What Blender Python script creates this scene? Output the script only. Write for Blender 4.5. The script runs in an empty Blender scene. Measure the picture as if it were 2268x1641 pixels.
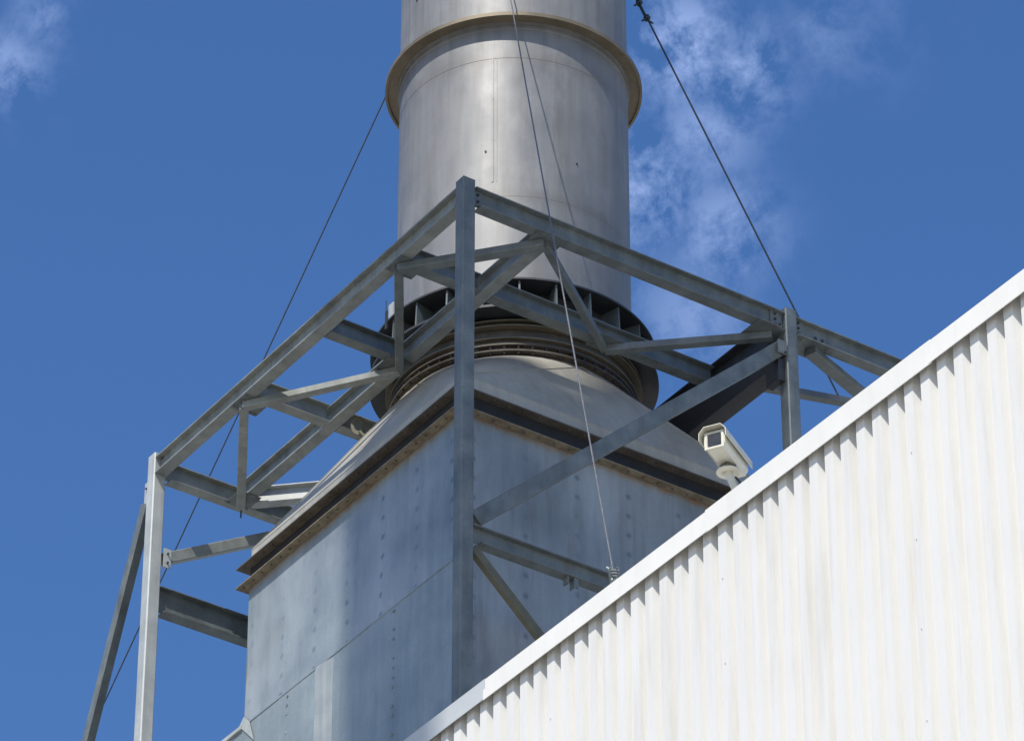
import bpy, math, random
from mathutils import Vector, Matrix
random.seed(7)
R = math.radians
sc = bpy.context.scene

# ------------------------------------------------------------------ camera
# World axes follow the steel frame: the frame's near corner column stands at x = y = 0.
CAM = Vector((-22.071, -33.293, 1.6))
YAW, PITCH = R(55.75), R(34.6)
cam_data = bpy.data.cameras.new('camera')
cam = bpy.data.objects.new('camera', cam_data)
sc.collection.objects.link(cam)
sc.camera = cam
fwd = Vector((math.cos(YAW) * math.cos(PITCH), math.sin(YAW) * math.cos(PITCH), math.sin(PITCH)))
cam.location = CAM
cam.rotation_euler = fwd.to_track_quat('-Z', 'Y').to_euler()
cam_data.sensor_width = 36.0
cam_data.lens = 165.08
cam_data.clip_start = 0.1
cam_data.clip_end = 5000.0

# ------------------------------------------------------------------ light
SUN = Vector((-0.54, -0.30, 0.785)).normalized()      # towards the sun
sun_elev = math.asin(SUN.z)
sun_az = math.atan2(SUN.x, SUN.y)
SKY_STRENGTH = 0.14
sun_data = bpy.data.lights.new('sun', 'SUN')
sun = bpy.data.objects.new('sun', sun_data)
sc.collection.objects.link(sun)
sun_data.energy = 5.0
sun_data.angle = R(0.53)
sun_data.color = (1.0, 0.955, 0.88)
sun.rotation_euler = SUN.to_track_quat('Z', 'Y').to_euler()
sun.location = (0, 0, 90)

sc.view_settings.view_transform = 'Standard'
sc.view_settings.look = 'None'
sc.view_settings.gamma = 1.0
sc.view_settings.use_curve_mapping = False
sc.view_settings.exposure = 0.0

w = bpy.data.worlds.new('World')
sc.world = w
w.use_nodes = True
nt = w.node_tree
nt.nodes.clear()
L = nt.links.new


def N(tree, kind, **kw):
    n = tree.nodes.new(kind)
    for k, v in kw.items():
        setattr(n, k, v)
    return n


def mth(tree, op, a, b=None, c=None, clamp=False):
    n = tree.nodes.new('ShaderNodeMath')
    n.operation = op
    n.use_clamp = clamp
    for i, v in enumerate((a, b, c)):
        if v is None:
            continue
        if isinstance(v, (int, float)):
            n.inputs[i].default_value = v
        else:
            tree.links.new(v, n.inputs[i])
    return n.outputs[0]


def ramp(tree, fac, stops):
    n = tree.nodes.new('ShaderNodeValToRGB')
    cr = n.color_ramp
    while len(cr.elements) > 1:
        cr.elements.remove(cr.elements[-1])
    cr.elements[0].position = stops[0][0]
    cr.elements[0].color = stops[0][1]
    for p, c in stops[1:]:
        e = cr.elements.new(p)
        e.color = c
    tree.links.new(fac, n.inputs[0])
    return n.outputs[0]


def g(v):
    return (v, v, v, 1)


out = N(nt, 'ShaderNodeOutputWorld')
sky = N(nt, 'ShaderNodeTexSky')
sky.sky_type = 'NISHITA'
sky.sun_disc = False
sky.sun_elevation = sun_elev
sky.sun_rotation = sun_az
sky.altitude = 30
sky.air_density = 1.0
sky.dust_density = 0.6
sky.ozone_density = 2.5
bg = N(nt, 'ShaderNodeBackground')
bg.inputs['Strength'].default_value = SKY_STRENGTH
hsv = N(nt, 'ShaderNodeHueSaturation')
hsv.inputs['Hue'].default_value = 0.508
hsv.inputs['Saturation'].default_value = 1.25
hsv.inputs['Value'].default_value = 1.13
L(sky.outputs[0], hsv.inputs['Color'])
L(hsv.outputs[0], bg.inputs['Color'])
cloud = N(nt, 'ShaderNodeBackground')
cloud.inputs['Color'].default_value = (0.38, 0.52, 0.90, 1)
cloud.inputs['Strength'].default_value = 1.0
tc = N(nt, 'ShaderNodeTexCoord')
# thin cirrus: fine torn noise, gathered into banks by broad patches
mp = N(nt, 'ShaderNodeMapping')
mp.inputs['Rotation'].default_value = (0.3, 0.2, 0.9)
mp.inputs['Scale'].default_value = (1.0, 1.0, 0.75)
L(tc.outputs['Generated'], mp.inputs['Vector'])
n1 = N(nt, 'ShaderNodeTexNoise')
n1.inputs['Scale'].default_value = 60
n1.inputs['Detail'].default_value = 9
n1.inputs['Roughness'].default_value = 0.66
n1.inputs['Distortion'].default_value = 0.15
L(mp.outputs[0], n1.inputs['Vector'])
wisps = ramp(nt, n1.outputs['Fac'], [(0.43, g(0)), (0.60, g(1))])
# broad patches (cloud banks) all over the sky
n2 = N(nt, 'ShaderNodeTexNoise')
n2.inputs['Scale'].default_value = 2.6
n2.inputs['Detail'].default_value = 2
L(tc.outputs['Generated'], n2.inputs['Vector'])
banks = ramp(nt, n2.outputs['Fac'], [(0.56, g(0)), (0.72, g(0.8))])
# the banks seen behind the stack: their bearing in the sky, spread and density
patch = None
for (d, rad, amt) in (((0.470, 0.6262, 0.6225), 0.0120, 1.0), ((0.4820, 0.6215, 0.6185), 0.0105, 0.75),
                      ((0.4735, 0.6455, 0.5992), 0.0115, 0.95), ((0.4801, 0.6325, 0.6078), 0.0105, 0.6),
                      ((0.4905, 0.6400, 0.5915), 0.0110, 0.65), ((0.4906, 0.653, 0.5769), 0.0120, 0.5),
                      ((0.3505, 0.7055, 0.6160), 0.0085, 0.65), ((0.3535, 0.6962, 0.6247), 0.0060, 0.5),
                      ((0.4930, 0.6065, 0.6238), 0.0100, 0.3), ((0.50, 0.60, 0.624), 0.012, 0.15)):
    dist = N(nt, 'ShaderNodeVectorMath')
    dist.operation = 'DISTANCE'
    L(tc.outputs['Generated'], dist.inputs[0])
    dist.inputs[1].default_value = Vector(d).normalized()
    q = mth(nt, 'DIVIDE', dist.outputs['Value'], rad)
    q = mth(nt, 'MULTIPLY', q, q)
    q = mth(nt, 'MULTIPLY', mth(nt, 'EXPONENT', mth(nt, 'MULTIPLY', q, -1.0)), amt)
    patch = q if patch is None else mth(nt, 'MAXIMUM', patch, q)
cover = mth(nt, 'MAXIMUM', patch, banks)
mask = mth(nt, 'MULTIPLY', mth(nt, 'MULTIPLY', wisps, cover), 0.95, clamp=True)
mixs = N(nt, 'ShaderNodeMixShader')
L(mask, mixs.inputs[0])
L(bg.outputs[0], mixs.inputs[1])
L(cloud.outputs[0], mixs.inputs[2])
L(mixs.outputs[0], out.inputs['Surface'])


# ------------------------------------------------------------------ materials
def new_mat(name):
    m = bpy.data.materials.new(name)
    m.use_nodes = True
    t = m.node_tree
    b = t.nodes['Principled BSDF']
    return m, t, b


def coords(t, scale=(1, 1, 1)):
    c = N(t, 'ShaderNodeTexCoord')
    p = N(t, 'ShaderNodeMapping')
    p.inputs['Scale'].default_value = scale
    t.links.new(c.outputs['Object'], p.inputs['Vector'])
    return p.outputs[0]


def noise(t, scale, vec, detail=4, rough=0.55):
    n = N(t, 'ShaderNodeTexNoise')
    n.inputs['Scale'].default_value = scale
    n.inputs['Detail'].default_value = detail
    n.inputs['Roughness'].default_value = rough
    t.links.new(vec, n.inputs['Vector'])
    return n.outputs['Fac']


def mixc(t, fac, a, b, mode='MIX'):
    n = N(t, 'ShaderNodeMix')
    n.data_type = 'RGBA'
    n.blend_type = mode
    if isinstance(fac, (int, float)):
        n.inputs[0].default_value = fac
    else:
        t.links.new(fac, n.inputs[0])
    for i, v in ((6, a), (7, b)):
        if isinstance(v, tuple):
            n.inputs[i].default_value = v
        else:
            t.links.new(v, n.inputs[i])
    return n.outputs[2]


def metal(name, dark, light, metallic, rough, blotch=2.5, streak=0.35, bump=0.02, bump_scale=2.0, grime=None,
          grime_amt=0.5, extra=None):
    m, t, b = new_mat(name)
    v = coords(t)
    vs = coords(t, (5, 5, 0.35))
    a = noise(t, blotch, v, 7, 0.62)
    s = noise(t, 1.6, vs, 5, 0.6)
    f = mth(t, 'ADD', mth(t, 'MULTIPLY', a, 1 - streak), mth(t, 'MULTIPLY', s, streak))
    col = ramp(t, f, [(0.33, dark + (1,)), (0.66, light + (1,))])
    fine = noise(t, 28, v, 3, 0.7)
    col = mixc(t, ramp(t, fine, [(0.35, g(0.0)), (0.75, g(0.32))]), col, dark + (1,))
    if grime:
        gm = ramp(t, noise(t, 1.3, vs, 6, 0.68), [(0.5, g(0)), (0.72, g(grime_amt))])
        col = mixc(t, gm, col, grime + (1,))
    if extra:
        col = extra(t, col)
    t.links.new(col, b.inputs['Base Color'])
    b.inputs['Metallic'].default_value = metallic
    rr = ramp(t, a, [(0.3, g(rough - 0.07)), (0.7, g(rough + 0.1))])
    t.links.new(rr, b.inputs['Roughness'])
    if bump:
        bm = N(t, 'ShaderNodeBump')
        bm.inputs['Strength'].default_value = 1.0
        bm.inputs['Distance'].default_value = bump
        t.links.new(noise(t, bump_scale, v, 2, 0.4), bm.inputs['Height'])
        t.links.new(bm.outputs[0], b.inputs['Normal'])
    return m


def stack_extra(t, col):
    """heat tint along the ring welds and old run marks below the stiffener ring"""
    c = N(t, 'ShaderNodeTexCoord')
    sep = N(t, 'ShaderNodeSeparateXYZ')
    t.links.new(c.outputs['Object'], sep.inputs[0])
    wob = mth(t, 'MULTIPLY', mth(t, 'SUBTRACT', noise(t, 2.5, coords(t), 3, 0.6), 0.5), 0.14)
    z = mth(t, 'ADD', sep.outputs['Z'], wob)
    for zz, amt, wd in ((33.54 - 31.8, 0.30, 0.09), (35.54 - 31.8, 0.38, 0.11), (35.98 - 31.8, 0.30, 0.07)):
        d = mth(t, 'DIVIDE', mth(t, 'SUBTRACT', z, zz), wd)
        b = mth(t, 'MULTIPLY', mth(t, 'EXPONENT', mth(t, 'MULTIPLY', mth(t, 'MULTIPLY', d, d), -1.0)), amt)
        col = mixc(t, b, col, (0.13, 0.12, 0.10, 1))
    runs = ramp(t, noise(t, 2.2, coords(t, (4, 4, 0.22)), 5, 0.65), [(0.50, g(0)), (0.72, g(0.45))])
    fade = mth(t, 'MULTIPLY', mth(t, 'SUBTRACT', sep.outputs['Z'], 2.2), 0.5, clamp=True)
    col = mixc(t, mth(t, 'MULTIPLY', runs, fade), col, (0.115, 0.11, 0.10, 1))
    light = ramp(t, noise(t, 1.7, coords(t, (1.6, 1.6, 0.9)), 4, 0.6), [(0.52, g(0)), (0.75, g(0.45))])
    return mixc(t, light, col, (0.30, 0.295, 0.28, 1))


M = {}
M['galv'] = metal('galvanised_steel', (0.085, 0.10, 0.10), (0.20, 0.225, 0.22), 0.25, 0.5, 3.0, 0.3, 0.003, 6,
                  (0.12, 0.095, 0.065), 0.45)
M['galv_lit_mid'] = metal('sunlit_tone_galvanised_steel', (0.155, 0.17, 0.16), (0.31, 0.33, 0.31), 0.2, 0.5, 3.0, 0.3, 0.003, 6,
                  (0.16, 0.14, 0.10), 0.4)  # lighter copy of the steel: sunlight on the left members painted into the tone
M['galv_pale_lit'] = metal('pale_and_sunlit_galvanised_steel', (0.30, 0.32, 0.31), (0.48, 0.50, 0.485), 0.12, 0.5, 3.0, 0.4, 0.003, 6,
                         (0.22, 0.20, 0.17), 0.3)  # palest copy: sunlight on the far left column painted in; also pale fittings
M['galv_dirty'] = metal('weathered_galvanised_steel', (0.08, 0.08, 0.055), (0.17, 0.16, 0.11), 0.2, 0.65, 5.0, 0.2,
                        0.003, 6, (0.09, 0.075, 0.05), 0.6)
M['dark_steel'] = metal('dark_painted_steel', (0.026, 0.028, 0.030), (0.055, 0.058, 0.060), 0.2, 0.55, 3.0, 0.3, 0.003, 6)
M['bronze'] = metal('heat_tinted_steel', (0.13, 0.105, 0.065), (0.23, 0.19, 0.13), 0.35, 0.55, 2.2, 0.15, 0.004, 5)
M['brown_steel'] = metal('stained_joint_steel', (0.07, 0.058, 0.042), (0.15, 0.13, 0.10), 0.3, 0.6, 4.0, 0.1, 0.004, 6,
                         (0.07, 0.045, 0.03), 0.6)
M['flange'] = metal('flange_steel', (0.075, 0.065, 0.05), (0.15, 0.13, 0.105), 0.15, 0.6, 5.0, 0.1, 0.003, 9,
                    (0.07, 0.05, 0.035), 0.6)
M['rust'] = metal('rusty_flange_steel', (0.135, 0.11, 0.07), (0.29, 0.245, 0.165), 0.1, 0.75, 6.0, 0.05, 0.004, 9,
                  (0.13, 0.06, 0.03), 0.7)
M['black_joint'] = metal('black_joint_fabric', (0.008, 0.009, 0.011), (0.022, 0.023, 0.026), 0.0, 0.7, 4, 0.2, 0.01, 8)
M['stack'] = metal('stainless_steel', (0.160, 0.160, 0.156), (0.240, 0.240, 0.236), 0.22, 0.50, 1.3, 0.45, 0.012, 1.3,
                   (0.125, 0.115, 0.095), 0.5, stack_extra)
M['hood'] = metal('hood_stainless_steel', (0.30, 0.29, 0.245), (0.47, 0.455, 0.395), 0.15, 0.45, 1.0, 0.35, 0.012, 1.3,
                  (0.25, 0.22, 0.19), 0.4)
M['white_paint'] = metal('white_cladding_paint', (0.665, 0.655, 0.615), (0.695, 0.685, 0.645), 0.0, 0.45, 1.0, 0.7, 0.002, 3,
                         (0.50, 0.475, 0.41), 0.45)
M['fascia'] = metal('white_fascia_paint', (0.70, 0.685, 0.63), (0.76, 0.745, 0.69), 0.0, 0.4, 1.5, 0.2, 0.003, 1.5,
                    (0.60, 0.585, 0.53), 0.35)
M['fascia_grey'] = metal('chalky_fascia_paint', (0.42, 0.45, 0.45), (0.50, 0.52, 0.52), 0.0, 0.5, 1.5, 0.2, 0.003, 1.5)
M['cream'] = metal('cream_enamel', (0.56, 0.54, 0.43), (0.66, 0.64, 0.53), 0.0, 0.4, 9, 0.1, 0.0, 3,
                   (0.42, 0.34, 0.22), 0.4)
M['glass'] = metal('dark_glass', (0.03, 0.034, 0.04), (0.05, 0.055, 0.065), 0.0, 0.10, 3, 0.1, 0.0)
M['cable'] = metal('wire_rope', (0.10, 0.10, 0.10), (0.20, 0.20, 0.20), 0.3, 0.5, 30, 0.1, 0.0)
M['cable_dark'] = metal('dark_wire_rope', (0.02, 0.03, 0.045), (0.05, 0.06, 0.08), 0.2, 0.5, 30, 0.1, 0.0)
M['concrete'] = metal('concrete_ground', (0.36, 0.335, 0.29), (0.48, 0.45, 0.395), 0.0, 0.9, 0.25, 0.0, 0.01, 4)
M['roof'] = metal('roof_sheet', (0.55, 0.55, 0.53), (0.66, 0.66, 0.64), 0.0, 0.6, 1, 0.2, 0.0)
M['shade_chimney'] = metal('chimney_concrete', (0.33, 0.31, 0.29), (0.43, 0.41, 0.38), 0.0, 0.85, 0.6, 0.6, 0.01, 2)


def casing_extra(u_axis, u0):
    """rust bleeding below the flange and the rows of stiffener weld marks"""
    def f(t, col):
        c = N(t, 'ShaderNodeTexCoord')
        sep = N(t, 'ShaderNodeSeparateXYZ')
        t.links.new(c.outputs['Object'], sep.inputs[0])
        z = sep.outputs['Z']
        u = sep.outputs[u_axis]
        # rust bleed just under the flange (z measured from the casing's base, 0)
        wob = mth(t, 'MULTIPLY', noise(t, 9, coords(t), 6, 0.75), 0.26)
        e = mth(t, 'SUBTRACT', 29.50, mth(t, 'ADD', wob, -0.045))
        r = mth(t, 'MULTIPLY', mth(t, 'SUBTRACT', z, e), 12, clamp=True)
        col = mixc(t, mth(t, 'MULTIPLY', r, 0.75), col, (0.27, 0.14, 0.06, 1))
        # weld marks: a lattice 0.67 m by 0.245 m
        uu = mth(t, 'SUBTRACT', mth(t, 'FRACT', mth(t, 'DIVIDE', mth(t, 'SUBTRACT', u, u0 - 0.335), 0.67)), 0.5)
        zz = mth(t, 'SUBTRACT', mth(t, 'FRACT', mth(t, 'DIVIDE', mth(t, 'SUBTRACT', z, 28.96 - 0.1225), 0.245)), 0.5)
        du = mth(t, 'MULTIPLY', uu, 0.67)
        dz = mth(t, 'MULTIPLY', zz, 0.245)
        jig = mth(t, 'MULTIPLY', noise(t, 24, coords(t), 2, 0.5), 0.035)
        dd = mth(t, 'ADD', mth(t, 'SQRT', mth(t, 'ADD', mth(t, 'MULTIPLY', du, du), mth(t, 'MULTIPLY', dz, dz))), jig)
        mk = mth(t, 'MULTIPLY', mth(t, 'SUBTRACT', 0.065, dd), 30, clamp=True)
        pale = ramp(t, noise(t, 1.1, coords(t, (1.5, 1.5, 0.45)), 5, 0.55), [(0.48, g(0)), (0.74, g(0.55))])
        col = mixc(t, pale, col, (0.47, 0.50, 0.50, 1))
        vis = ramp(t, noise(t, 0.9, coords(t), 2, 0.5), [(0.35, g(0.3)), (0.6, g(1.0))])
        lim = mth(t, 'LESS_THAN', z, 29.33)
        k = mth(t, 'MULTIPLY', mth(t, 'MULTIPLY', mk, vis), lim)
        return mixc(t, mth(t, 'MULTIPLY', k, 0.6), col, (0.085, 0.10, 0.14, 1))
    return f


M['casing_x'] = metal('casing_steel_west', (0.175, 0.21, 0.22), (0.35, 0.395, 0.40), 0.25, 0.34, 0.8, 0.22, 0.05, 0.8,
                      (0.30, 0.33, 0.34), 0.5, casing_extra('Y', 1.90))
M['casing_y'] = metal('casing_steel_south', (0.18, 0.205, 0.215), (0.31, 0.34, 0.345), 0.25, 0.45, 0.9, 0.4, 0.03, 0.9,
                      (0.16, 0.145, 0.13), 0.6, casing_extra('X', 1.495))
M['casing_low'] = metal('lower_duct_steel', (0.17, 0.21, 0.215), (0.35, 0.40, 0.40), 0.25, 0.34, 0.8, 0.3, 0.035, 1.0,
                        (0.30, 0.32, 0.31), 0.5)
M['strip'] = metal('sunlit_streak_tone', (0.23, 0.26, 0.26), (0.42, 0.44, 0.43), 0.2, 0.45, 2.0, 0.6, 0.004, 3)  # paler tone carrying the streak of sunlight in its colour


# ------------------------------------------------------------------ mesh helpers
class MB:
    def __init__(self):
        self.v, self.f, self.sm = [], [], []

    def add(self, vs, fs, smooth=False):
        o = len(self.v)
        self.v += [Vector(p) for p in vs]
        self.f += [tuple(i + o for i in q) for q in fs]
        self.sm += [smooth] * len(fs)
        return self

    def box(self, lo, hi):
        (a, b, c), (d, e, f) = lo, hi
        vs = [(a, b, c), (d, b, c), (d, e, c), (a, e, c), (a, b, f), (d, b, f), (d, e, f), (a, e, f)]
        return self.add(vs, [(0, 3, 2, 1), (4, 5, 6, 7), (0, 1, 5, 4), (1, 2, 6, 5), (2, 3, 7, 6), (3, 0, 4, 7)])

    def frame(self, p0, p1, up=(0, 0, 1)):
        p0, p1 = Vector(p0), Vector(p1)
        d = (p1 - p0).normalized()
        s = d.cross(Vector(up)).normalized()
        u = s.cross(d).normalized()
        return p0, p1, d, s, u

    def prof(self, p0, p1, pts, up=(0, 0, 1), smooth=False):
        """extrude a closed profile [(side, up), ...] from p0 to p1"""
        p0, p1, d, s, u = self.frame(p0, p1, up)
        n = len(pts)
        vs = [p0 + s * a + u * b for a, b in pts] + [p1 + s * a + u * b for a, b in pts]
        fs = [(i, (i + 1) % n, n + (i + 1) % n, n + i) for i in range(n)]
        self.add(vs, fs, smooth)
        o = len(self.v) - 2 * n
        self.f += [tuple(o + i for i in reversed(range(n))), tuple(o + n + i for i in range(n))]
        self.sm += [False, False]
        return self

    def bar(self, p0, p1, wd, ht, up=(0, 0, 1)):
        a, b = wd / 2, ht / 2
        c = min(a, b) * 0.16                                # rolled corner
        return self.prof(p0, p1, [(-a + c, -b), (a - c, -b), (a, -b + c), (a, b - c), (a - c, b), (-a + c, b),
                                  (-a, b - c), (-a, -b + c)], up)

    def ibeam(self, p0, p1, d, b, tf=0.014, tw=0.010, up=(0, 0, 1), cope=0.0):
        """p0, p1 run along the centre; cope = length cut off the bottom flange at each end"""
        p0, p1, dd, s, u = self.frame(p0, p1, up)
        k = b / 2
        c = 0.002

        def plate(a, e, x, z0, z1):
            self.prof(a, e, [(-x, z0 + c), (-x + c, z0), (x - c, z0), (x, z0 + c), (x, z1 - c), (x - c, z1), (-x + c, z1),
                             (-x, z1 - c)], tuple(u))
        plate(p0, p1, k, d / 2 - tf, d / 2)
        self.prof(p0, p1, [(-tw / 2, -d / 2 + tf), (tw / 2, -d / 2 + tf), (tw / 2, d / 2 - tf), (-tw / 2, d / 2 - tf)], tuple(u))
        plate(p0 + dd * cope, p1 - dd * cope, k, -d / 2, -d / 2 + tf)
        return self

    def tube(self, pts, r, n=8):
        for a, b in zip(pts[:-1], pts[1:]):
            up = (0, 0, 1) if abs((Vector(b) - Vector(a)).normalized().z) < 0.95 else (1, 0, 0)
            self.prof(a, b, [(r * math.cos(2 * math.pi * i / n), r * math.sin(2 * math.pi * i / n)) for i in range(n)],
                      up, True)
        return self

    def lathe(self, c, prof, n=96, closed=True, a0=0.0, a1=2 * math.pi):
        full = abs(a1 - a0 - 2 * math.pi) < 1e-6
        m = len(prof)
        cnt = n if full else n + 1
        vs = []
        for i in range(cnt):
            a = a0 + (a1 - a0) * i / n
            for r, z in prof:
                vs.append((c[0] + r * math.cos(a), c[1] + r * math.sin(a), z))
        fs = []
        for i in range(n):
            j = (i + 1) % cnt
            for k in range(m if closed else m - 1):
                l = (k + 1) % m
                fs.append((i * m + k, j * m + k, j * m + l, i * m + l))
        return self.add(vs, fs, True)


def finish(o, lab=None, cat=None, group=None, kind=None):
    if lab: o['label'] = lab
    if cat: o['category'] = cat
    if group: o['group'] = group
    if kind: o['kind'] = kind
    return o


def thing(name, label, cat, loc=(0, 0, 0), group=None):
    o = bpy.data.objects.new(name, None)
    sc.collection.objects.link(o)
    o.location = loc
    o.empty_display_size = 0.3
    return finish(o, label, cat, group)


def wloc(o):
    v = Vector((0, 0, 0))
    while o is not None:
        v = v + o.location
        o = o.parent
    return v


def obj(name, mb, mat, parent=None, label=None, kind=None, loc=None):
    """mesh vertices are written in world metres; loc = where the object's own origin goes"""
    me = bpy.data.meshes.new(name)
    base = wloc(parent)
    org = Vector(loc) if loc is not None else base
    me.from_pydata([tuple(v - org) for v in mb.v], [], mb.f)
    me.materials.append(M[mat] if isinstance(mat, str) else mat)
    for p, s in zip(me.polygons, mb.sm):
        p.use_smooth = s
    if any(mb.sm):
        try:
            me.set_sharp_from_angle(angle=R(35))
        except Exception:
            pass
    me.update()
    o = bpy.data.objects.new(name, me)
    sc.collection.objects.link(o)
    if parent is not None:
        o.parent = parent
    o.location = org - base
    return finish(o, label, None, None, kind)


# ------------------------------------------------------------------ ground
gm = MB().add([(-1500, -1500, 0), (1500, -1500, 0), (1500, 1500, 0), (-1500, 1500, 0)], [(0, 1, 2, 3)])
ground = obj('ground', gm, 'concrete', kind='structure')

# ------------------------------------------------------------------ white clad building
XW = -2.98                   # outer face of the fascia
ZT, ZB = 22.055, 21.862      # fascia top and bottom
Y0, Y1 = -34.0, -2.5         # near and far end of the wall
bld = thing('clad_building', 'white building with ribbed steel cladding and pale fascia along the roof edge', 'building',
            (XW + 8, (Y0 + Y1) / 2, 0))
PROUD = XW + 0.050           # face of the ribs
DEEP = PROUD + 0.062         # face of the pans
PITCH_R = 0.2
sheet_w = 4 * PITCH_R
n_sheets = int(round((Y1 - Y0) / sheet_w))
for i in range(n_sheets):
    ya = Y1 - i * sheet_w
    prof = []
    for k in range(4):
        y = ya - k * PITCH_R
        prof += [(PROUD, y), (PROUD, y - 0.103), (DEEP, y - 0.127), (DEEP, y - 0.176)]
    prof.append((PROUD, ya - sheet_w - (0.0)))
    dx = 0.0004 * (i % 2)
    m = MB()
    n = len(prof)
    zs = (0.15, 21.98)
    vs = [(x + dx, y, z) for z in zs for x, y in prof]
    fs = [(k, k + 1, n + k + 1, n + k) for k in range(n - 1)]
    m.add(vs, fs)
    m.f = [tuple(reversed(q)) for q in m.f]
    obj('cladding_sheet', m, 'white_paint', bld)
# lap screws
m = MB()
for i in range(n_sheets):
    if i % 3 == 1:
        y = Y1 - i * sheet_w - 0.05
        for z in [21.25 - 0.78 * k + (0.12 if i % 2 else 0) for k in range(7)]:
            m.tube([(PROUD - 0.008, y, z), (PROUD + 0.002, y, z)], 0.0055, 6)
obj('cladding_screw', m, 'roof', bld, kind='stuff')
# fascia, one folded length after another
joints = [Y1, -4.852, -8.037, -10.90, -14.0, -17.1, -20.2, -23.3, -26.4, -29.5, -32.6, Y0]
for i, (a, b) in enumerate(zip(joints[:-1], joints[1:])):
    m = MB()
    t0 = (0.0, 0.004, 0.0, 0.003)[i % 4]
    tilt = (0.004, -0.004, 0.002, -0.001)[i % 4]
    za, zb = ZT + (0.004, 0.0, 0.012, 0.004)[i % 4], ZB + (0.012, 0.0, -0.004, 0.003)[i % 4]
    x0, x1 = XW - t0, XW - t0 - tilt
    lap = 0.03 if i else 0.0
    pts = [(x1, za), (x0, zb), (x0 + 0.006, zb - 0.002), (x0 + 0.0062, zb + 0.006), (x0 + 0.0045, zb + 0.008),
           (x1 + 0.0045, za - 0.006), (x1 + 0.42, za - 0.012), (x1 + 0.42, za - 0.006)]
    n = len(pts)
    vs = [(x, a + lap, z) for x, z in pts] + [(x, b, z) for x, z in pts]
    fs = [(k, (k + 1) % n, n + (k + 1) % n, n + k) for k in range(n)]
    fs += [(0, 5, 4, 1), (4, 3, 2, 1), (0, 7, 6, 5)]
    fs += [(n + 0, n + 1, n + 4, n + 5), (n + 4, n + 1, n + 2, n + 3), (n + 0, n + 5, n + 6, n + 7)]
    m.add(vs, fs)
    obj('fascia_length', m, 'fascia_grey' if i == 0 else 'fascia', bld,
        'greyer fascia length at the low far end' if i == 0 else None)
m = MB().box((XW + 0.43, Y0 + 0.1, 21.70), (XW + 18, Y1 - 0.02, 21.93))
obj('roof', m, 'roof', bld)
m = MB().box((XW + 0.2, Y0 + 0.2, 0.0), (XW + 18, Y0 + 0.4, 21.69))
m.box((XW + 0.2, Y1 - 0.3, 0.0), (XW + 18, Y1 - 0.1, 21.69))
m.box((XW + 17.8, Y0 + 0.41, 0.0), (XW + 18, Y1 - 0.31, 21.69))
m.box((XW + 0.2, Y0 + 0.41, 0.0), (XW + 0.3, Y1 - 0.31, 21.69))
obj('wall', m, 'white_paint', bld)

# ------------------------------------------------------------------ exhaust casing, hood and expansion joint
SX, SY = 2.8, 3.2
duct = thing('exhaust_duct', 'square blue grey steel exhaust duct with rusty flange and tapering hood below the stack', 'exhaust duct',
             (SX, SY, 0))
# keep object coordinates in world metres for the stains: origins at the world origin
HB = 2.135
ZS = 27.72
Ox, Oy = SX - HB, SY - HB


def sheet(name, axis, u0, u1, z0, z1, pos, bulge, mat, nu=60, nz=30, label=None):
    """a thin buckled sheet: axis 'x' faces -X (u along y), axis 'y' faces -Y (u along x)"""
    m = MB()
    vs = []
    for j in range(nz + 1):
        for i in range(nu + 1):
            u = u0 + (u1 - u0) * i / nu
            z = z0 + (z1 - z0) * j / nz
            d = bulge(u, z)
            vs.append((pos - d, u, z) if axis == 'x' else (u, pos - d, z))
    fs = []
    for j in range(nz):
        for i in range(nu):
            a = j * (nu + 1) + i
            q = (a, a + nu + 1, a + nu + 2, a + 1)
            fs.append(q if axis == 'x' else tuple(reversed(q)))
    m.add(vs, fs, True)
    return obj(name, m, mat, duct, label, loc=(0, 0, 0))


def win(t, a, b):
    return 0.0 if t <= a or t >= b else math.sin(math.pi * (t - a) / (b - a)) ** 2


def b_up(y, z):
    e = win(z, ZS + 0.02, 29.48)
    return e * (0.012 * math.sin(y * 2.1 + 0.6) + 0.008 * math.sin(y * 4.7 + z * 1.3)) \
        + 0.022 * math.exp(-((y - 2.42) / 0.20) ** 2 - ((z - 28.15) / 0.30) ** 2)


def b_low(y, z):
    k = min(1.0, max(0.0, (ZS - z) / 0.12))
    return k * (0.010 * math.sin(y * 3.3) + 0.006 * math.sin(y * 7.1 + z))


def b_right(x, z):
    return win(z, 24.0, 29.48) * 0.010 * math.sin(x * 2.2)


sheet('wall_panel', 'x', Oy, SY + HB, ZS + 0.006, 29.5, Ox, b_up, 'casing_x', 90, 30)
sheet('wall_panel', 'y', Ox, SX + HB, 20.0, 29.5, Oy, b_right, 'casing_y', 60, 40)
m = MB().add([(SX + HB, Oy, 20), (SX + HB, SY + HB, 20), (SX + HB, SY + HB, 29.5), (SX + HB, Oy, 29.5)], [(0, 1, 2, 3)])
m.add([(SX + HB, SY + HB, ZS), (Ox, SY + HB, ZS), (Ox, SY + HB, 29.5), (SX + HB, SY + HB, 29.5)], [(0, 1, 2, 3)])
obj('wall_panel', m, 'casing_low', duct, loc=(0, 0, 0))
YL = 13.0
sheet('lower_panel', 'x', Oy, YL, 20.0, ZS - 0.004, Ox, b_low, 'casing_low', 300, 26)
m = MB().add([(Ox, SY + HB + 0.01, ZS), (SX + HB, SY + HB + 0.01, ZS), (SX + HB, YL, ZS), (Ox, YL, ZS)], [(0, 1, 2, 3)])
m.add([(Ox, YL, 20), (SX + HB, YL, 20), (SX + HB, YL, ZS), (Ox, YL, ZS)], [(3, 2, 1, 0)])
m.add([(SX + HB, Oy, 20), (SX + HB, YL, 20), (SX + HB, YL, ZS), (SX + HB, SY + HB, ZS)], [(0, 1, 2, 3)])
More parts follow.
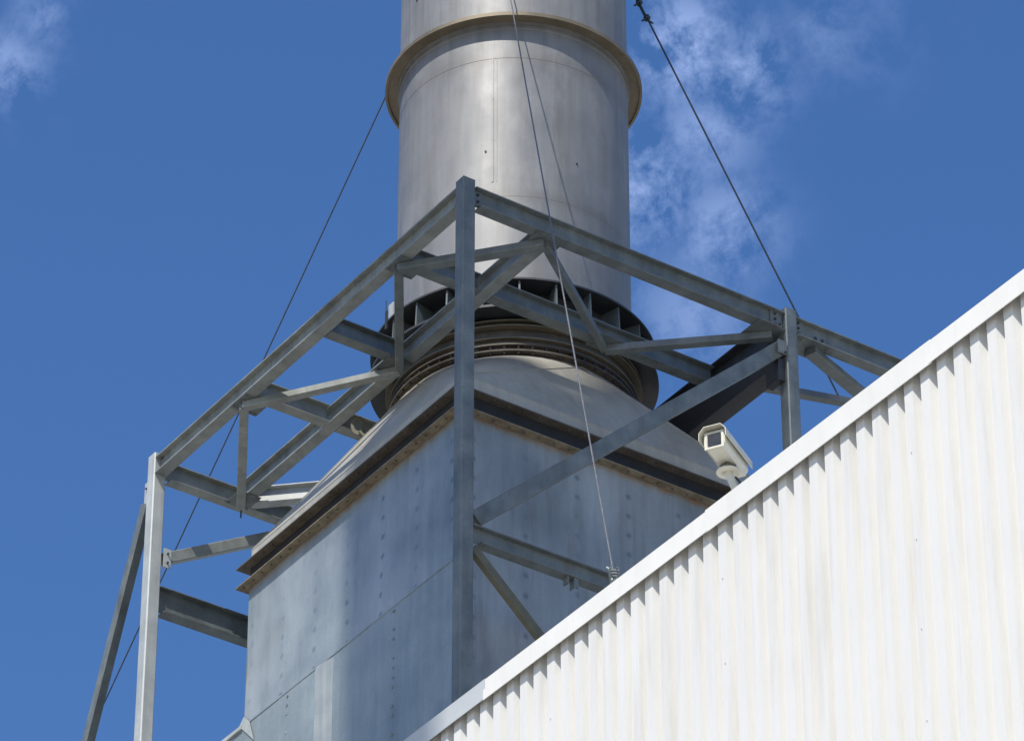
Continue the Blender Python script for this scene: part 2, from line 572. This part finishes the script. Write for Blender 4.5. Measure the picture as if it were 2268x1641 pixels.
obj('lower_panel', m, 'casing_low', duct, loc=(0, 0, 0))
m = MB().add([(Ox, Oy, 20), (SX + HB, Oy, 20), (SX + HB, YL, 20), (Ox, YL, 20)], [(3, 2, 1, 0)])
obj('floor_panel', m, 'casing_low', duct, loc=(0, 0, 0))
for (lx, ly) in ((1.0, 1.4), (4.6, 1.4), (1.0, 6.5), (4.6, 6.5), (1.0, 12.6), (4.6, 12.6)):
    obj('leg', MB().box((lx - 0.15, ly - 0.15, 0), (lx + 0.15, ly + 0.15, 19.99)), 'galv', duct)
# seam strip and corner trims
m = MB().box((Ox - 0.007, Oy + 0.01, ZS - 0.020), (Ox - 0.001, 5.33, ZS + 0.004))
obj('seam_strip', m, 'casing_low', duct, loc=(0, 0, 0))
m = MB().bar((Ox - 0.012, 5.36, ZS - 0.02), (Ox - 0.012, 12.9, ZS - 0.02), 0.03, 0.05)
obj('edge_angle', m, 'galv_pale_lit', duct)
m = MB().add([(Ox - 0.012, 5.33, ZS + 0.10), (Ox - 0.012, 5.42, ZS + 0.02), (Ox - 0.012, 5.10, ZS - 0.30), (Ox - 0.012, 5.20, ZS - 0.02)],
             [(0, 1, 2, 3)])
obj('patch_plate', m, 'galv_pale_lit', duct)
# added pale strip: a bright sunlit streak on the lower panel put into colour
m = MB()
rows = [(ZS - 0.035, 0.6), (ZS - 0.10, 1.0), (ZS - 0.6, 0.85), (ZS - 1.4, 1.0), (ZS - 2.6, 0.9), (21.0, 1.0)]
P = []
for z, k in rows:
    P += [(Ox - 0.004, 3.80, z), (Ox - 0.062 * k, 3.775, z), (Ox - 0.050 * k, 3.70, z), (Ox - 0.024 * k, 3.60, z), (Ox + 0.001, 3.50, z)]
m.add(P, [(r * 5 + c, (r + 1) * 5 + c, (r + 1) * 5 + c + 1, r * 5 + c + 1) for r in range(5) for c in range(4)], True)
obj('sunlit_streak_strip', m, 'strip', duct)
# rows of rivets on the lower panel
m = MB()
for y0_ in (4.42, 2.30):
    z = ZS - 0.08
    while z > 24:
        m.tube([(Ox - 0.020, y0_ + random.uniform(-.01, .01), z), (Ox + 0.01, y0_, z)], 0.016, 6)
        z -= random.choice((0.115, 0.12, 0.23))
obj('rivet', m, 'casing_low', duct, kind='stuff')

# flanges as square rings of four mitred strips
H_OUT, H_IN = 2.25, 2.137


def square_ring(m, ho, hi, z0, z1):
    c = ((-1, -1), (1, -1), (1, 1), (-1, 1))
    for k in range(4):
        a, b = c[k], c[(k + 1) % 4]
        P = []
        for z in (z0, z1):
            for h, s in ((ho, a), (ho, b), (hi, b), (hi, a)):
                P.append((SX + s[0] * h, SY + s[1] * h, z))
        m.add(P, [(0, 3, 2, 1), (4, 5, 6, 7), (0, 1, 5, 4), (2, 3, 7, 6)])
    return m


m = square_ring(MB(), H_OUT, H_IN, 29.488, 29.500)
obj('lower_flange', m, 'rust', duct)
m = square_ring(MB(), H_OUT, 2.09, 29.743, 29.757)
obj('upper_flange', m, 'flange', duct)
m = square_ring(MB(), 2.13, 2.07, 29.5005, 29.742)
obj('fabric_joint', m, 'black_joint', duct)
for zf, nm in ((29.4875, 'flange_bolt'), (29.7425, 'flange_bolt')):
    m = MB()
    for k in range(-11, 12):
        t = k * 0.195
        for (a, b) in ((SX - H_OUT + 0.05, SY + t), (SX + t, SY - H_OUT + 0.05)):
            m.tube([(a, b, zf - 0.018), (a, b, zf)], 0.011, 6)
    obj(nm, m, 'flange', duct, kind='stuff')

# hood: short skirt, then square to round
ZH0, ZH1, ZH2 = 29.757, 29.99, 31.35
HH, RH = 2.125, 1.341
m = MB()
cs = ((-1, -1), (1, -1), (1, 1), (-1, 1))
for k in range(4):
    a, b = cs[k], cs[(k + 1) % 4]
    m.add([(SX + a[0] * HH, SY + a[1] * HH, ZH0), (SX + b[0] * HH, SY + b[1] * HH, ZH0),
           (SX + b[0] * HH, SY + b[1] * HH, ZH1), (SX + a[0] * HH, SY + a[1] * HH, ZH1)], [(0, 1, 2, 3)])
    a0 = math.atan2(a[1], a[0])
    # cone quarter fanning from the corner a
    segs = 14
    arc = [(SX + RH * math.cos(a0 - math.pi / 4 + math.pi / 2 * i / segs),
            SY + RH * math.sin(a0 - math.pi / 4 + math.pi / 2 * i / segs), ZH2) for i in range(segs + 1)]
    cor = (SX + a[0] * HH, SY + a[1] * HH, ZH1)
    o_ = len(m.v)
    m.add([cor] + arc, [(0, i + 1, i + 2) for i in range(segs)], True)
    # flat triangle between corners a and b
    cb = (SX + b[0] * HH, SY + b[1] * HH, ZH1)
    m.add([cor, cb, arc[-1]], [(0, 1, 2)])
obj('hood', m, 'hood', duct)
m = MB()
for k in range(4):
    a = cs[k]
    a0 = math.atan2(a[1], a[0])
    for da in (-math.pi / 4, math.pi / 4):
        top = Vector((SX + RH * math.cos(a0 + da), SY + RH * math.sin(a0 + da), ZH2))
        bot = Vector((SX + a[0] * HH, SY + a[1] * HH, ZH1))
        m = MB().bar(bot, top, 0.022, 0.007, up=(a[0], a[1], 0.9))
        obj('weld_seam', m, 'hood', duct)
m = square_ring(MB(), HH + 0.004, HH - 0.02, ZH1 - 0.006, ZH1 + 0.004)
obj('eave_fold', m, 'hood', duct)
# lifting lug on the hood's shoulder
m = MB()
lp = Vector((1.20, 3.96, 31.12))
ringv = []
for i in range(20):
    a = 2 * math.pi * i / 20
    ringv.append((math.cos(a), math.sin(a)))
ux, uz = Vector((-0.83, 0.56, 0)).normalized(), Vector((0, 0, 1))
nn = ux.cross(uz).normalized()
vs, fs = [], []
for s in (-0.012, 0.012):
    for rr in (0.058, 0.10):
        for c_, s_ in ringv:
            vs.append(lp + nn * s + ux * (rr * c_ * 0.85) + uz * (rr * s_ * 1.25))
n = 20
for i in range(n):
    j = (i + 1) % n
    fs += [(i, j, n + j, n + i), (2 * n + j, 2 * n + i, 3 * n + i, 3 * n + j), (n + i, n + j, 3 * n + j, 3 * n + i),
           (i, 2 * n + i, 2 * n + j, j)]
m.add(vs, fs)
m.bar(lp + Vector((0.02, 0, -0.09)), lp + Vector((0.14, -0.08, -0.26)), 0.10, 0.03)
obj('lifting_lug', m, 'galv_dirty', duct)

# expansion joint between hood and stack
C = (SX, SY)
obj('joint_flange', MB().lathe(C, [(1.342, 31.35), (1.43, 31.352), (1.43, 31.372), (1.36, 31.374), (1.36, 31.44), (1.342, 31.44)]),
    'brown_steel', duct)
obj('joint_flange', MB().lathe(C, [(1.345, 31.442), (1.415, 31.444), (1.415, 31.464), (1.345, 31.466)]), 'brown_steel', duct)
obj('joint_fabric', MB().lathe(C, [(1.36, 31.467), (1.375, 31.50), (1.37, 31.60), (1.375, 31.73), (1.355, 31.75), (1.34, 31.6)]),
    'brown_steel', duct)
obj('joint_ring', MB().lathe(C, [(1.38, 31.525), (1.425, 31.525), (1.425, 31.545), (1.38, 31.545)]), 'bronze', duct)
obj('joint_ring', MB().lathe(C, [(1.38, 31.668), (1.465, 31.668), (1.465, 31.685), (1.38, 31.685)]), 'bronze', duct)
obj('joint_ring', MB().lathe(C, [(1.38, 31.735), (1.465, 31.735), (1.465, 31.752), (1.38, 31.752)]), 'bronze', duct)
m = MB()
for i in range(56):
    a = 2 * math.pi * i / 56
    x, y = SX + 1.405 * math.cos(a), SY + 1.405 * math.sin(a)
    m.tube([(x, y, 31.325), (x, y, 31.352)], 0.014, 6)
    x, y = SX + 1.39 * math.cos(a), SY + 1.39 * math.sin(a)
    m.box((x - .012, y - .012, 31.40), (x + .012, y + .012, 31.443))
obj('joint_bolt', m, 'dark_steel', duct, kind='stuff')

# ------------------------------------------------------------------ stack
stack = thing('exhaust_stack', 'round stainless steel exhaust stack with brown stiffener ring and gusseted base', 'exhaust stack',
              (SX, SY, 31.8))
RS = 1.355
obj('base_plate', MB().lathe(C, [(1.345, 31.80), (1.655, 31.80), (1.655, 31.83), (1.345, 31.83)]), 'dark_steel', stack)
obj('base_skirt', MB().lathe(C, [(1.335, 31.831), (1.353, 31.831), (1.353, 32.177), (1.335, 32.177)]), 'dark_steel', stack)
obj('top_plate', MB().lathe(C, [(1.345, 32.178), (1.642, 32.178), (1.642, 32.202), (1.345, 32.202)]), 'dark_steel', stack)
gm_ = None
for k in range(24):
    a = R(13 + 15 * k)
    ca, sa = math.cos(a), math.sin(a)
    if gm_ is None:
        m = MB().add([(1.3535, -0.010, -0.1725), (1.62, -0.010, -0.1725), (1.605, -0.010, 0.1725), (1.3535, -0.010, 0.1725),
                      (1.3535, 0.010, -0.1725), (1.62, 0.010, -0.1725), (1.605, 0.010, 0.1725), (1.3535, 0.010, 0.1725)],
                     [(0, 1, 2, 3), (7, 6, 5, 4), (0, 4, 5, 1), (1, 5, 6, 2), (2, 6, 7, 3), (3, 7, 4, 0)])
        o = obj('gusset_plate', m, 'galv', None, loc=(0, 0, 0))
        gm_ = o
    else:
        o = gm_.copy()
        sc.collection.objects.link(o)
    o.parent = stack
    o.location = (0, 0, 0.2045)
    o.rotation_euler = (0, 0, a)
courses = [32.2025, 33.54, 35.54, 35.98, 38.6, 41.0, 44.0, 47.0, 50.0]
for z0, z1 in zip(courses[:-1], courses[1:]):
    obj('shell_course', MB().lathe(C, [(RS, z0), (RS + 0.001, z1 - 0.004)], 160, False), 'stack', stack)
obj('shell_liner', MB().lathe(C, [(RS - 0.008, 32.203), (RS - 0.008, 50.0)], 64, False), 'dark_steel', stack)
for z, rr in ((33.54, 0.003), (35.54, 0.004), (35.975, 0.007), (38.6, 0.004)):
    obj('weld_seam', MB().lathe(C, [(RS - 0.003, z - 0.012), (RS + rr, z - 0.004), (RS + rr, z + 0.004), (RS - 0.003, z + 0.012)], 160),
        'stack', stack)
# vertical weld on the face towards the camera
m = MB()
a = R(236 - 10.5)
ca, sa = math.cos(a), math.sin(a)
for z0 in [33.75 + 0.1 * i for i in range(18)]:
    j = random.uniform(-0.003, 0.003)
    for da, ww, dd in ((0, 0.022 + j, 0.006), (0.036, 0.010, 0.003)):
        aa = a + da
        e = Vector((math.cos(aa), math.sin(aa), 0))
        m.bar(Vector((SX, SY, z0)) + e * (RS), Vector((SX, SY, z0 + 0.102)) + e * (RS), ww, dd * 2, up=tuple(e))
obj('weld_seam', m, 'stack', stack)
for aa, z in ((236 - 58, 36.9), (236 - 52, 33.55), (236 + 32, 34.15), (236 - 56, 33.2), (222, 34.2)):
    e = Vector((math.cos(R(aa)), math.sin(R(aa)), 0))
    p = Vector((SX, SY, z)) + e * RS
    obj('weld_stub', MB().tube([p - e * 0.01, p + e * 0.012], 0.012, 7), 'dark_steel', stack)
ring = obj('stiffener_ring', MB().lathe(C, [(RS + 0.002, 36.055), (1.50, 36.055), (1.50, 36.035), (1.53, 36.035), (1.53, 36.085), (RS + 0.002, 36.085)], 160),
           'bronze', stack)
obj('ring_lip', MB().lathe(C, [(RS + 0.002, 36.015), (RS + 0.032, 36.015), (RS + 0.032, 36.054), (RS + 0.002, 36.054)], 160), 'stack', stack)
# small instrument box with a red tag on the base plate rim
jb = thing('junction_box', 'small ribbed pale grey box with short upright rod on rim of stack base', 'box', (1.20, 3.27, 32.205))
m = MB()
for k in range(4):
    m.box((1.175 + k * 0.034, 3.23, 32.2035), (1.202 + k * 0.034, 3.33, 32.40 + 0.01 * (k % 2)))
m.box((1.172, 3.245, 32.2045), (1.308, 3.315, 32.385))
obj('housing', m, 'galv_pale_lit', jb)
obj('aerial', MB().box((1.152, 3.345, 32.33), (1.158, 3.355, 32.47)), 'dark_steel', jb)
obj('bracket', MB().box((1.150, 3.335, 32.08), (1.170, 3.365, 32.3295)), 'dark_steel', jb)

# ------------------------------------------------------------------ steel frame
fr = thing('steel_frame', 'galvanised steel support frame of columns and beams around the exhaust stack base', 'steel frame', (0, 0, 0))
ZC0, ZC1 = 31.292, 31.525
ZM, DC, BC = (ZC0 + ZC1) / 2, ZC1 - ZC0, 0.148
PS = 0.158
GALV = 'galv'


def column(x, y, z1, mat, z0=0.0, label=None):
    m = MB().bar((x, y, z0), (x, y, z1), PS, PS, up=(0, 1, 0))
    o = obj('column', m, mat, fr, label)
    obj('cap_plate', MB().box((x - PS / 2 + 0.004, y - PS / 2 + 0.004, z1 + 0.0005), (x + PS / 2 - 0.004, y + PS / 2 - 0.004, z1 + 0.010)),
        mat, o)
    return o


column(0, 0, 31.585, GALV)
column(4.27, 0, 31.585, GALV)
column(0, 6.4, 31.585, 'galv_pale_lit', label='pale sunlit column at the far left corner')
column(4.27, 6.4, 31.585, GALV)
column(8.54, 0, 31.585, GALV)
column(8.54, 6.4, 31.585, GALV)


def beam(p0, p1, d=DC, b=BC, name='beam', mat=GALV, tf=0.015, tw=0.010, cope=0.0):
    return obj(name, MB().ibeam(p0, p1, d, b, tf, tw, cope=cope), mat, fr)


e = PS / 2 + 0.006
beam((0, e, ZM), (0, 6.4 - e, ZM), mat='galv_lit_mid', tf=0.019)                                  # outer left
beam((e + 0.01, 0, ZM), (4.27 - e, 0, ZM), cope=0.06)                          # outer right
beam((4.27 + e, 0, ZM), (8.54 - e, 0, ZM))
beam((1.10, 0.082, ZM), (1.10, 6.32, ZM), mat='galv_lit_mid', tf=0.019)                           # inner left
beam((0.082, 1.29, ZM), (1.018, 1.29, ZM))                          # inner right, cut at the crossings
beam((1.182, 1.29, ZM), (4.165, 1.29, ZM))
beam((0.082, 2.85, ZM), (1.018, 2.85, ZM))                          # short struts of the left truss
beam((0.082, 4.36, ZM), (1.018, 4.36, ZM), mat='galv_lit_mid')
beam((1.182, 4.36, ZM), (1.75, 4.36, ZM), mat='galv_lit_mid')
beam((e, 6.40, ZM), (4.27 - e, 6.40, ZM), mat='galv_lit_mid', cope=0.07)
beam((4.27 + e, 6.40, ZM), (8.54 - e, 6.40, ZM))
beam((8.54, e, ZM), (8.54, 6.4 - e, ZM))
# deep girder behind the right column
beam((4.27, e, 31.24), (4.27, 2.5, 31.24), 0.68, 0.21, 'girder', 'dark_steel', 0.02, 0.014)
# low beams
beam((e, 0, 27.18), (4.27 - e, 0, 27.18), 0.20, 0.134, cope=0.10)
beam((e, 6.4, 29.67), (4.27 - e, 6.4, 29.67), 0.32, 0.165, cope=0.06)

ZD = ZC0 - 0.052


def brace(p0, p1, w_=0.10, h=0.09, mat=GALV, name='brace', up=(0, 0, 1), label=None):
    return obj(name, MB().bar(p0, p1, w_, h, up), mat, fr, label)


# diagonals of the horizontal trusses, bolted under the chords
nd = {'a': (0.02, 4.50), 'b': (1.08, 6.30), 'c': (1.08, 2.93), 'd': (0.02, 1.32), 'e': (1.06, 0.06), 'f': (2.73, 1.31), 'g': (4.10, 0.06)}


def diag(p, q, dz=0.0, w_=0.105, mat=GALV):
    a, b = nd[p], nd[q]
    brace((a[0], a[1], ZD + dz), (b[0], b[1], ZD + dz), w_, 0.085, mat)


diag('a', 'b', mat='galv_lit_mid')
diag('a', 'c', -0.002, mat='galv_lit_mid')
diag('c', 'd', 0.001, 0.10)
diag('d', 'e', -0.003, 0.13)
diag('e', 'f', 0.002, 0.085)
diag('f', 'g', -0.001)
brace((4.62, 0.06, ZD), (8.1, 1.28, ZD), 0.15, 0.085)
brace((4.39, 1.10, ZD + 0.09), (7.95, 0.05, ZD + 0.09), 0.10, 0.085)
beam((1.20, 6.30, ZM), (2.62, 4.95, ZM), 0.22, 0.14, mat='galv_pale_lit')
# gusset plates
for (x, y, sx, sy, z) in ((0.10, 4.50, .17, .16, ZC0 - 0.006), (1.06, 6.22, .15, .16, ZC0 - 0.006), (1.02, 2.95, .16, .17, ZC0 - 0.006),
                          (0.10, 1.30, .17, .16, ZC0 - 0.006), (1.08, 0.08, .18, .14, ZC0 - 0.006), (2.73, 1.26, .20, .14, ZC0 - 0.006),
                          (4.02, 0.10, .20, .16, ZC0 - 0.006), (4.62, 0.10, .22, .14, ZC0 - 0.006)):
    gp = obj('gusset_plate', MB().box((x - sx, y - sy, z - 0.0025), (x + sx, y + sy, z + 0.0035)), GALV, fr)
    for bx, by in ((-0.8, -0.8), (0.8, -0.8), (-0.8, 0.8), (0.8, 0.8)):
        q = (x + sx * bx, y + sy * by, z)
        obj('bolt', MB().tube([(q[0], q[1], z - 0.017), (q[0], q[1], z - 0.0026)], 0.013, 6), GALV, gp)
obj('gusset_plate', MB().bar((5.75, 0.46, ZC0 - 0.101), (6.15, 0.60, ZC0 - 0.101), 0.30, 0.010), 'galv_dirty', fr)
# hanging bolt under node b
obj('threaded_rod', MB().tube([(1.12, 6.36, 31.14), (1.12, 6.36, 31.29)], 0.009, 6), 'dark_steel', fr)
# braces in the upright faces
brace((0.13, 0, 27.37), (4.16, 0, 31.06), 0.09, 0.17)
brace((0.10, -0.005, 27.02), (4.15, -0.005, 23.30), 0.08, 0.10, 'galv_dirty', label='stained brown brace under the low beam')
brace((0.13, 6.4, 30.23), (1.93, 6.4, 31.26), 0.10, 0.135, 'galv_lit_mid')
brace((0, 6.58, 31.02), (0, 19.65, 0.0), 0.11, 0.13, GALV, 'raker', label='sloping prop leaning against the far left column')
# end connections: cleats with bolts
def cleat(lo, hi, bolts, axis, mat=GALV):
    o = obj('cleat', MB().box(lo, hi), mat, fr)
    d = Vector((1, 0, 0)) if axis == 'x' else Vector((0, 1, 0))
    for p in bolts:
        p = Vector(p)
        obj('bolt', MB().tube([p - d * 0.016, p + d * 0.016], 0.014, 6), 'dark_steel', o)
    return o


cleat((-0.012, 6.486, 30.93), (0.012, 6.64, 31.34), [(-0.02, 6.58, 31.02), (-0.02, 6.58, 31.24)], 'x', 'galv_pale_lit')
cleat((0.095, 6.300, 30.08), (0.185, 6.314, 30.33), [(0.14, 6.295, 30.14), (0.14, 6.295, 30.26)], 'y', 'galv_pale_lit')
cleat((0.005, 6.20, 31.33), (0.02, 6.31, 31.56), [(-0.0, 6.26, 31.38), (-0.0, 6.26, 31.50)], 'x', 'galv_pale_lit')
cleat((0.088, -0.022, 31.32), (0.19, -0.008, 31.50), [(0.14, -0.03, 31.36), (0.14, -0.03, 31.45)], 'y')
cleat((4.02, -0.022, 31.31), (4.18, -0.008, 31.52), [(4.08, -0.03, 31.34), (4.08, -0.03, 31.41), (4.08, -0.03, 31.48), (4.14, -0.03, 31.36)], 'y')
cleat((4.36, -0.022, 31.30), (4.46, -0.008, 31.52), [(4.40, -0.03, 31.34), (4.40, -0.03, 31.41), (4.40, -0.03, 31.48)], 'y')
cleat((4.06, -0.094, 30.93), (4.18, -0.080, 31.10), [(4.15, -0.098, 30.95)], 'y')
cleat((4.10, -0.03, 30.62), (4.185, 0.20, 30.90), [(4.09, 0.02, 30.66)], 'x', 'dark_steel')
for x in (4.652, 4.745):
    obj('bolt', MB().tube([(x, -0.018, 31.385), (x, -0.004, 31.385)], 0.018, 8), 'dark_steel', fr)
obj('clip', MB().box((1.33, -0.05, 26.96), (1.385, -0.038, 27.078)).box((1.33, -0.0378, 26.96), (1.34, 0.03, 27.078)), GALV, fr)
obj('clip', MB().box((1.25, -0.045, 26.99), (1.27, 0.03, 27.078)), GALV, fr)

# ------------------------------------------------------------------ guy wires
def guy(label, pa, pb, mat, clamps, turn=False, rad=0.0125):
    t = thing('guy_wire', label, 'guy wire', pa, 'guy wires bracing the stack')
    pa, pb = Vector(pa), Vector(pb)
    d = (pb - pa).normalized()
    s = d.cross(Vector((0, 0, 1))).normalized()
    u = s.cross(d)
    # the rope's lay: three slightly twisted strands
    m = MB()
    m.tube([pa, pb], rad, 8)
    obj('cable', m, mat, t)
    for k in clamps:
        p = pa + d * k
        m = MB()
        m.bar(p - d * 0.035, p + d * 0.035, 0.075, 0.035)
        m.tube([p - s * 0.05 - u * 0.05, p - s * 0.05 + u * 0.03], 0.010, 6)
        m.tube([p + s * 0.03 - u * 0.05, p + s * 0.03 + u * 0.03], 0.010, 6)
        m.tube([p - s * 0.065 - u * 0.03, p + s * 0.02 - u * 0.03], 0.012, 6)
        obj('clamp', m, mat, t)
    if clamps and not turn:
        p = pa + d * (max(clamps) + 0.0)
        m = MB().tube([pa + d * 0.1 - s * 0.02, p - s * 0.022, p + d * 0.10 + u * 0.02 + s * 0.03], rad * 0.95, 6)
        obj('cable_tail', m, mat, t)
    if turn:
        m = MB()
        q = pb
        for k in (0.05, 0.11, 0.17):
            p = q - d * k
            m.bar(p - d * 0.016, p + d * 0.016, 0.075, 0.045)
            m.tube([p - s * 0.03 - u * 0.04, p - s * 0.03 + u * 0.045], 0.009, 6)
            m.tube([p + s * 0.03 - u * 0.04, p + s * 0.03 + u * 0.045], 0.009, 6)
        obj('clamp', m, 'galv', t)
        m = MB().tube([q - d * 0.22 + s * 0.015, q - d * 0.18 + s * 0.02, q + s * 0.022], 0.011, 6)
        m.tube([q - d * 0.20 + s * 0.01, q - d * 0.26 + s * 0.05], 0.007, 6)
        m.tube([q - d * 0.20 - s * 0.01, q - d * 0.22 - s * 0.05], 0.007, 6)
        obj('cable_tail', m, 'galv_pale_lit', t)
        obj('anchor_lug', MB().bar(q + d * 0.0, Vector((q.x, q.y, 21.93)), 0.03, 0.10, up=(0, 1, 0)), GALV, t)
    return t


PA_C = (1.93, 2.13, 36.97)
PB_C = (-2.70, -6.364, 22.356)
guy('middle guy wire running down in front of the stack to the white roof edge', PA_C, PB_C, 'cable', [], True, 0.0082)
PA_R = Vector((4.13, 2.84, 38.43))
dR = Vector((6.639, 2.8, 34.154)) - PA_R
guy('dark guy wire with rope clamps falling to the right of the stack', tuple(PA_R), tuple(PA_R + dR * 8.98), 'cable_dark',
    [0.30, 0.56, 0.78], False, 0.0115)
PA_L = Vector((2.22, 4.45, 37.61))
dL = Vector((1.0, 9.345, 29.859)) - PA_L
guy('dark guy wire falling to the left of the stack behind the left truss', tuple(PA_L), tuple(PA_L + dL * 4.85), 'cable_dark', [], False, 0.0088)

# ------------------------------------------------------------------ security camera
D = Vector((-2.80, -8.09, 22.455))
sec = thing('security_camera', 'cream security camera on a stalk above the white roof edge', 'security camera', (D.x, D.y, 22.0))
bk = Vector((0.86, 0.51, 0)).normalized()           # towards its back
sd = Vector((0, 0, 1)).cross(bk).normalized()
zc = D.z + 0.20
HC = D + Vector((0, 0, 0.150)) - bk * 0.03
ax0, ax1 = HC - bk * 0.24, HC + bk * 0.24
W2, H2 = 0.092, 0.080
pts = [(-W2 * 0.72, -H2), (W2 * 0.72, -H2), (W2, -H2 * 0.45), (W2, H2 * 0.8), (W2 * 0.8, H2), (-W2 * 0.8, H2), (-W2, H2 * 0.8), (-W2, -H2 * 0.45)]
obj('housing', MB().prof(ax0, ax1, pts), 'cream', sec)
obj('window', MB().bar(ax0 - bk * 0.004, ax0 + bk * 0.002, 0.116, 0.116), 'glass', sec)
m = MB()
fb = ax0 - bk * 0.008
for a_, b_, c_, d_ in ((-0.085, -0.062, -0.08, 0.08), (0.062, 0.085, -0.08, 0.08), (-0.062, 0.062, 0.062, 0.08), (-0.062, 0.062, -0.08, -0.062)):
    m.prof(fb, fb + bk * 0.010, [(a_, c_), (b_, c_), (b_, d_), (a_, d_)])
obj('bezel', m, 'cream', sec)
t_ = 0.006
sh = [(-W2 - 0.022, -0.005), (-W2 - 0.022 - t_, -0.005), (-W2 - 0.020 - t_, H2 * 0.8), (-W2 * 0.8, H2 + 0.03 + t_), (W2 * 0.8, H2 + 0.03 + t_),
      (W2 + 0.020 + t_, H2 * 0.8), (W2 + 0.022 + t_, -0.005), (W2 + 0.022, -0.005), (W2 + 0.019, H2 * 0.8), (W2 * 0.78, H2 + 0.03), (-W2 * 0.78, H2 + 0.03), (-W2 - 0.019, H2 * 0.8)]
m = MB()
p0, p1, dd_, s_, u_ = m.frame(ax0 - bk * 0.05, ax1 + bk * 0.03)
n = len(sh)
vs = [p0 + s_ * a + u_ * b for a, b in sh] + [p1 + s_ * a + u_ * b for a, b in sh]
fs = [(i, (i + 1) % n, n + (i + 1) % n, n + i) for i in range(n)]
for o_, rv in ((0, True), (n, False)):
    for q in ((0, 1, 2, 11), (11, 2, 3, 10), (10, 3, 4, 9), (9, 4, 5, 8), (8, 5, 6, 7)):
        qq = tuple(o_ + i for i in q)
        fs.append(tuple(reversed(qq)) if rv else qq)
m.add(vs, fs)
obj('sunshield', m, 'cream', sec)
m = MB().box((D.x - 0.05, D.y - 0.045, D.z + 0.008), (D.x + 0.05, D.y + 0.045, D.z + 0.067))
obj('tilt_head', m, 'galv_dirty', sec)
obj('mount_disc', MB().lathe((D.x, D.y), [(0.0001, D.z - 0.006), (0.095, D.z - 0.006), (0.098, D.z), (0.095, D.z + 0.007), (0.0001, D.z + 0.007)], 28), 'cream', sec)
m = MB().bar(D + Vector((0, 0, -0.007)), D + Vector((0.085, -0.15, -0.50)), 0.055, 0.055)
m.bar(D + Vector((-0.04, 0.03, -0.012)), D + Vector((0.02, -0.04, -0.05)), 0.012, 0.03)
obj('arm', m, 'cream', sec)
obj('conduit', MB().tube([D + Vector((0.06, 0.03, 0.035)), D + Vector((0.115, 0.0, -0.05)), D + Vector((0.135, -0.10, -0.28)), D + Vector((0.14, -0.16, -0.50))], 0.010, 7), 'dark_steel', sec)
obj('foot_plate', MB().box((D.x + 0.0, D.y - 0.24, 21.931), (D.x + 0.17, D.y - 0.06, 21.975)), 'cream', sec)

# ------------------------------------------------------------------ unseen chimneys added out of view to shade the frame, hood and girder
def shade_chimney(label, back, side, rad, top):
    x, y = -back * 0.874 + side * -0.486, -back * 0.486 + side * 0.874
    t = thing('shade_chimney', label, 'shade_chimney', (x, y, 0), 'unseen chimneys added for shade')
    obj('shaft', MB().lathe((x, y), [(rad + 0.08, 0.0), (rad + 0.02, 40.0), (rad, top), (rad - 0.3, top), (rad - 0.3, 0.0)], 72), 'shade_chimney', t)
    for z in (48, 60, top - 1.2):
        obj('band', MB().lathe((x, y), [(rad + 0.022, z), (rad + 0.06, z), (rad + 0.06, z + 0.3), (rad + 0.022, z + 0.3)], 72), 'galv', t)


shade_chimney('lower of two round concrete shafts added out of view to shade the frame', 28, 1.27, 1.33, 68.6)
shade_chimney('taller of two round concrete shafts added out of view to shade the frame', 31.2, -0.96, 1.15, 77.5)
